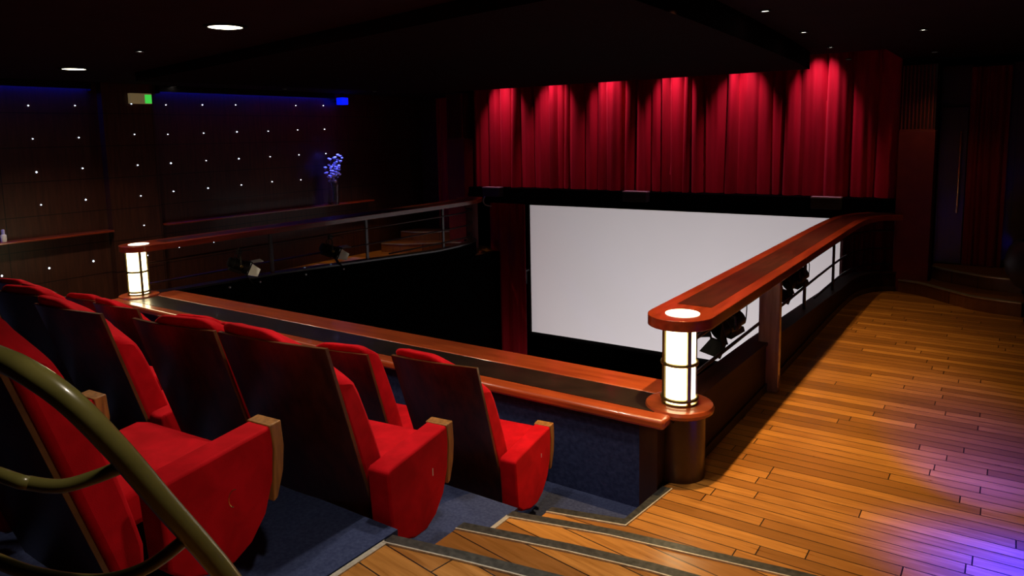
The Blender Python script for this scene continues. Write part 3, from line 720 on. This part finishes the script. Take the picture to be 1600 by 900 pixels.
def curtain(name, label, x0, x1, y, z0, z1, mat, folds, amp, seed, axis='x', group=None, power=0.8):
    rnd = random.Random(seed); n = max(40, int((x1-x0)*70)); nz = 10
    phases = []; x = x0; peaks = []
    while x < x1+0.3:
        peaks.append((x, rnd.uniform(0.35, 1.0), rnd.uniform(-0.05, 0.05))); x += rnd.uniform(0.5, 1.6)*(x1-x0)/folds
    small = [(rnd.uniform(18, 60), rnd.uniform(0, 6.28), rnd.uniform(0.002, 0.007)) for _ in range(6)]
    bm = NB(); F = []
    for face in (0, 1):
        g_ = []
        for j in range(nz+1):
            t = j/nz; row = []
            for i in range(n+1):
                xx = x0+(x1-x0)*i/n; d = 0
                # nearest peaks: rounded flute shape
                for k in range(len(peaks)-1):
                    a, ha, sa = peaks[k]; b_, hb, sb = peaks[k+1]
                    if a <= xx <= b_:
                        s_ = (xx+sa*t-a)/(b_-a); s_ = min(1, max(0, s_)); d = ha*amp*max(0, math.sin(PI*s_))**power; break
                for fq, ph, am in small: d += am*math.sin(fq*xx+ph+0.8*t)
                dy = -d*(0.65+0.35*(1-t))
                row.append(bm.verts.new((xx, y+dy+face*0.006, z0+(z1-z0)*t)))
            g_.append(row)
        F.append(g_)
    for f, g_ in enumerate(F):
        for j in range(nz):
            for i in range(n):
                q = (g_[j][i], g_[j][i+1], g_[j+1][i+1], g_[j+1][i]); bm.faces.new(q if f == 0 else q[::-1])
    for i in range(n):
        for j in (0, nz): bm.faces.new((F[0][j][i], F[0][j][i+1], F[1][j][i+1], F[1][j][i]))
    for j in range(nz):
        for i in (0, n): bm.faces.new((F[0][j][i], F[0][j+1][i], F[1][j+1][i], F[1][j][i]))
    return tag(obj(name, bm, mat, smooth=True), label, 'curtain', group)
curtain('stage_curtain', 'crimson pleated curtain lit from above across the ledge over the screen', -8.55, -1.30, 11.22, 1.24, 3.95, M['curtain'], 32, 0.24, 11, power=0.5)
curtain('leg_curtain', 'dark red side curtain hanging left of the screen below the ledge', -8.3, -7.48, 11.30, -2.5, 0.94, M['curtain'], 6, 0.10, 5)
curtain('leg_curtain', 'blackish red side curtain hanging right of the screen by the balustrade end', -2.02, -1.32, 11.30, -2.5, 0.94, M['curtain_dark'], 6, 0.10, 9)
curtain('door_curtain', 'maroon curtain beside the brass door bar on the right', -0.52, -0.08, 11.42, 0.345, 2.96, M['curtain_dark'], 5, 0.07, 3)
curtain('door_curtain', 'maroon curtain beside the brass door bar on the far left', MX+0.10+0.05, MX+0.95-0.25, 11.42, 0.345, 2.96, M['curtain'], 6, 0.07, 4)
# small gear left of the screen
o = thing('wall_speaker', 'small dark speaker on the wall left of the screen, upper one', 'speaker', (-8.02, 11.9, -0.62)); bm = NB(); box(bm, -0.1, 0.1, -0.08, 0.08, -0.15, 0.12); obj('case', bm, M['speaker'], o, bevel=0.01)
bm = NB(); box(bm, -0.14, 0.14, -0.1, 0.1, 0.12, 0.15); obj('bracket', bm, M['speaker'], o)
o = thing('wall_speaker', 'small rounded grey speaker low beside the left side curtain', 'speaker', (-7.97, 11.8, -1.78)); bm = NB(); lathe(bm, [(0.05, -0.15), (0.10, -0.10), (0.11, 0.05), (0.07, 0.14), (0.0, 0.16)], seg=20); obj('case', bm, M['speaker'], o, smooth=True)
bm = NB(); lathe(bm, [(0.06, -0.2), (0.06, -0.8)], seg=12); obj('stand', bm, M['speaker'], o)

# ------------------------------------------------------------------ walkway ends: pillar, louvre, curved steps, door, bar
for on in (False, True):
    sd = 'far left' if on else 'right'
    def X(a, b): return (MX-b, MX-a) if on else (a, b)
    pl = thing('pillar', 'maroon pillar with a ribbed grille at its top, %s end of the ledge' % sd, 'pillar', (X(-1.07, -1.07)[0], 10.98, 0))
    bm = NB(); box(bm, -0.21, 0.21, -0.1, 0.28, 0, 2.15); obj('shaft', bm, M['pillar_red'], pl, bevel=0.008)
    bm = NB(); box(bm, -0.20, 0.20, -0.06, 0.28, 2.15, 3.0)
    obj('upper_box', bm, M['front_panel'], pl)
    bm = NB()
    for k in range(9): box(bm, -0.19+k*0.0435, -0.19+k*0.0435+0.016, -0.10, -0.05, 2.17, 2.99)
    box(bm, -0.2, 0.2, -0.10, -0.05, 2.15, 2.17); obj('grille', bm, M['pillar_red'], pl)
    # curved two-tread platform
    sp = thing('curved_steps', 'curved wooden steps with metal-edged treads before the %s door' % ('distant left' if on else 'right'), 'steps', (X(-0.2, -0.2)[0], 10.9, 0))
    def P2(L): return [((MX-x) if on else x, y) for x, y in L]
    lo = [(tuple(v)[:2]) for v in smooth_path([(-1.20, 10.86, 0), (-0.92, 10.72, 0), (-0.60, 10.42, 0), (-0.30, 10.16, 0), (0.16, 10.04, 0)], 6)]
    up = [(tuple(v)[:2]) for v in smooth_path([(-0.84, 11.15, 0), (-0.72, 11.00, 0), (-0.50, 10.84, 0), (-0.20, 10.66, 0), (0.16, 10.60, 0)], 6)]
    for nm, L, z0, z1 in (('lower_tread', lo, 0.0, 0.17), ('upper_tread', up, 0.17, 0.34)):
        tail = [(0.16, 11.5), (-0.84, 11.5), (-0.84, 10.87), (L[0][0], 10.87)] if nm == 'lower_tread' else [(0.16, 11.5), (-0.84, 11.5)]
        bm = NB(); prism(bm, P2(L+tail), z0, z1-0.012); loc_bm(bm, sp); t = obj(nm, bm, M['riser_wood'], sp)
        bm = NB(); prism(bm, P2([(x-0.008, y-0.012) for x, y in L]+[(x+0.02, y+0.05) for x, y in L[:0:-1]]+[(L[0][0]+0.05, L[0][1]+0.008)]), z1-0.014, z1); loc_bm(bm, sp); obj('tread_edge', bm, M['silver'], t)
        bm = NB(); prism(bm, P2([(x+0.02, y+0.05) for x, y in L]+(tail if nm == 'upper_tread' else [(0.16, 11.5), (-0.84, 11.5), (-0.84, 10.93), (-0.9, 10.93)])), z1-0.013, z1-0.001); loc_bm(bm, sp); obj('tread_top', bm, M['riser_wood'], t)
    dr = obj('door_1' if not on else 'door_2', box(NB(), *X(-1.30+0.46, -0.53), 11.40, 11.46, 0.35, 2.45), M['front_panel'], None, bevel=0.004); tag(dr, kind='structure')
    hb = thing('door_bar', 'tall slim brass door bar at the %s end' % ('far left' if on else 'right'), 'door handle', (X(-0.60, -0.60)[0], 11.33, 1.05))
    bm = NB(); lathe(bm, [(0.012, 0), (0.012, 1.08)], seg=10); obj('bar', bm, M['gold'], hb, smooth=True)
    for z in (0.04, 0.54, 1.04):
        bm = NB(); box(bm, -0.007, 0.007, 0.0, 0.07, z-0.007, z+0.007); obj('bracket', bm, M['gold'], hb)

# dark rounded tub chair at the right edge
tc = thing('tub_chair', 'dark aubergine rounded tub chair on a pedestal at the right edge', 'chair', (0.42, 9.85, 0))
bm = NB(); lathe(bm, [(0.0, 0.33), (0.20, 0.33), (0.36, 0.42), (0.44, 0.55), (0.46, 0.68), (0.42, 0.82), (0.35, 0.92), (0.30, 0.92), (0.36, 0.80), (0.38, 0.66), (0.34, 0.52), (0.0, 0.46)], seg=36); obj('shell', bm, M['purple_up'], tc, smooth=True)
bm = NB(); lathe(bm, [(0.24, 0), (0.24, 0.02), (0.04, 0.05), (0.04, 0.33)], seg=24); obj('pedestal', bm, M['black'], tc, smooth=True)

# ------------------------------------------------------------------ left wall: shelves, stars, exit sign, bottle, vase, blue lamp
for i, (y0, y1) in enumerate(((1.5, 5.0), (5.75, 9.9))):
    bm = NB(); box(bm, WL, WL+0.20, y0, y1, 1.00, 1.03); o = obj('wall_shelf', bm, M['rail_wood'], None, bevel=0.008)
    tag(o, ('narrow polished drinks shelf on the left wall, carrying the white bottle', 'narrow polished drinks shelf on the left wall, carrying the flower vase')[i], 'shelf')
stars = [(44,165),(117,165),(205,162),(259,164),(316,164),(368,164),(462,165),(505,165),
 (51,217),(123,215),(210,210),(262,210),(318,208),(370,206),(419,205),(465,203),(507,202),
 (57,269),(129,263),(215,258),(267,255),(322,251),(373,248),(422,245),(467,242),(509,240),
 (64,320),(134,312),(220,306),(271,299),(325,294),(377,289),(425,284),(470,281),(225,352),
 (3,431),(77,419),(146,408),(230,399),(280,386),(334,378),(384,370),(431,363),(475,356),(516,350)]
camM = cam.matrix_world.to_3x3(); camO = Vector((0, 0, 2.2))
bm = NB(); lathe(bm, [(0.016, 0), (0.014, 0.008), (0.008, 0.012), (0.0, 0.013)], seg=10, mat=Matrix.Rotation(PI/2, 4, 'Y'))
star0 = None
for (px, py) in stars:
    d = camM @ Vector((px-800, -(py-355), -F_PX)); t = (WL-camO.x)/d.x; p = camO+d*t
    xw = WL
    if 5.02 < p.y < 5.75:
        t = (WL+0.13-camO.x)/d.x; p = camO+d*t; xw = WL+0.13
    if star0 is None:
        star0 = obj('star_light', bm, M['star']); o = star0
        tag(o, 'tiny white star light set in the dark left wall', 'wall light', 'star lights in the left wall')
    else:
        o = star0.copy(); C.objects.link(o)
    o.location = (xw, p.y, p.z)
    r = random.uniform(0.4, 0.62) if py < 390 else 0.65
    o.scale = (1, r, r)
ex = thing('exit_sign', 'small lit exit sign box with a green figure high on the left wall', 'sign', (WL+0.17, 5.52, 2.80))
bm = NB(); box(bm, -0.035, 0.035, -0.15, 0.15, -0.07, 0.07); obj('case', bm, M['exit_face'], ex, bevel=0.005)
bm = NB(); box(bm, 0.035, 0.038, 0.05, 0.145, -0.065, 0.055); obj('green_panel', bm, M['green'], ex)
bt = thing('bottle', 'small white bottle with lilac cap standing on the left wall shelf', 'bottle', (WL+0.10, 3.72, 1.03))
bm = NB(); lathe(bm, [(0.030, 0), (0.033, 0.01), (0.033, 0.075), (0.028, 0.085), (0.012, 0.09)], seg=20); obj('body', bm, M['white_plastic'], bt, smooth=True)
bm = NB(); lathe(bm, [(0.018, 0.09), (0.018, 0.145), (0.010, 0.15)], seg=16); obj('cap', bm, M['lilac_cap'], bt, smooth=True)
vz = tag(obj('glass_vase', lathe(NB(), [(0.0, 0.0), (0.075, 0.0), (0.078, 0.02), (0.085, 0.20), (0.105, 0.42), (0.100, 0.42), (0.078, 0.20), (0.070, 0.03), (0.0, 0.025)], seg=28), M['glass'], smooth=True, loc=(-9.99, 8.9, 1.03)), 'tall flared clear glass vase on the left wall shelf', 'vase')
rnd = random.Random(3)
fg = 'blue-lit flower stems in the glass vase'
def blossom_bm(c, r):
    bm = NB(); bmesh.ops.create_icosphere(bm, subdivisions=1, radius=r, matrix=Matrix.Translation(c))
    for k in range(5):
        a = 2*PI*k/5; bmesh.ops.create_icosphere(bm, subdivisions=1, radius=r*0.62, matrix=Matrix.Translation(c+Vector((math.cos(a)*r*0.8, math.sin(a)*r*0.8, r*0.2))))
    return bm
for k in range(16):
    a = rnd.uniform(0, 2*PI); sp_ = rnd.uniform(0.03, 0.20); h = rnd.uniform(0.50, 0.86)
    root = thing('flower_stem', 'pale blossoming stem lit blue, standing in the glass vase', 'flower', (-9.99, 8.9, 1.07), 0, fg)
    b0 = Vector((0.03*math.cos(a+2), 0.03*math.sin(a+2), 0)); b1 = Vector((0.05*math.cos(a), 0.06*math.sin(a), 0.40)); b2 = Vector((sp_*0.8*math.cos(a), sp_*1.15*math.sin(a), h))
    bm = NB(); tube(bm, [b0, b1, b2], 0.0025, 5); obj('stem', bm, M['stem'], root)
    for q in range(4):
        t = (-0.1+0.36*q) if k % 2 else (0.25+0.25*q)
        c = b1.lerp(b2, t)+Vector((rnd.uniform(-.025, .025), rnd.uniform(-.03, .03), rnd.uniform(-.02, .02))); obj('blossom', blossom_bm(c, rnd.uniform(0.016, 0.024)), M['petal'], root)
bl = thing('blue_spotlight', 'small square blue lamp glowing high above the flower vase', 'spotlight', (-10.02, 9.22, 2.86))
bm = NB(); box(bm, -0.07, 0.07, -0.075, 0.075, -0.06, 0.06); obj('glowing_head', bm, M['blue_lamp'], bl, bevel=0.006)
bm = NB(); box(bm, -0.18, -0.07, -0.015, 0.015, -0.01, 0.02); box(bm, -0.02, 0.02, -0.02, 0.02, 0.06, 0.14); obj('bracket', bm, M['black'], bl)
for i, (y0, y1) in enumerate(((-2.5, 4.9), (5.85, 9.1))):
    o = thing('cove_light', 'dim blue light strip atop the left wall, %s' % ('left of the exit sign', 'right of the exit sign')[i], 'strip light', (WL+0.05, (y0+y1)/2, 2.94))
    L = (y1-y0)/2
    bm = NB(); box(bm, 0.05, 0.062, -L, L, -0.03, 0.06); box(bm, -0.05, 0.062, -L-0.01, -L, -0.05, 0.06); box(bm, -0.05, 0.062, L, L+0.01, -0.05, 0.06); obj('pelmet', bm, M['black'], o)
    bm = NB(); box(bm, -0.03, 0.02, -L, L, 0.02, 0.05); obj('led_strip', bm, M['blue_strip'], o)

# ------------------------------------------------------------------ ceiling downlights
def downlight(loc, r, mat, label, group=None, proto=None):
    if proto: return dup(proto, loc, None, label, group)
    o = thing('ceiling_downlight', label, 'ceiling light', loc, 0, group)
    bm = NB(); lathe(bm, [(r, 0.0), (r*1.28, 0.0), (r*1.28, -0.008), (r*1.05, -0.012), (r, -0.004)], seg=28); obj('trim_ring', bm, M['black'], o, smooth=True)
    bm = NB(); lathe(bm, [(0.0, -0.006), (r, -0.006)], seg=28); obj('lens', bm, mat, o)
    return o
big = downlight((-4.64, 3.21, 3.0), 0.115, M['down_big'], 'large round ceiling downlight, the bigger-looking of the two over the seats')
downlight((-8.37, 3.91, 3.0), 0.115, None, 'large round ceiling downlight, the farther one over the left seats', None, big)
sm = downlight((-1.62, 5.78, 3.1), 0.032, M['down_small'], 'small downlight over the right balustrade, nearest of its row')
for (x, y), lb in zip(ROW_A[3:], ('second nearest of its row', 'third of its row', 'farthest of its row, by the curtain')):
    downlight((x, y, 3.1), 0.03, None, 'small downlight over the right balustrade, '+lb, None, sm)
downlight((-0.765, 7.9, 3.1), 0.03, None, 'small downlight over the plank walkway, nearer of the two', None, sm)
downlight((-0.866, 10.3, 3.1), 0.03, None, 'small downlight over the plank walkway, farther of the two', None, sm)
for (x, y), lb in zip([(-6.39, 3.55), (-10.05, 6.04), (-9.55, 7.6), (-9.17, 9.18)], ('small downlight between the two large ones over the seats', 'small downlight over the left walkway, nearest the exit sign', 'small downlight over the left walkway, middle of three', 'small downlight over the left walkway, farthest of three')):
    downlight((x, y, 3.0), 0.03, None, lb, None, sm)
for (x, y, e) in [(-9.55, 7.6, 14), (-9.17, 9.18, 100), (-9.35, 5.3, 8)]:
    spot('walkway_light', (x, y, 2.96), (x+0.1, y+0.3, 0), e, WARM, 72, 0.8, 0.03)
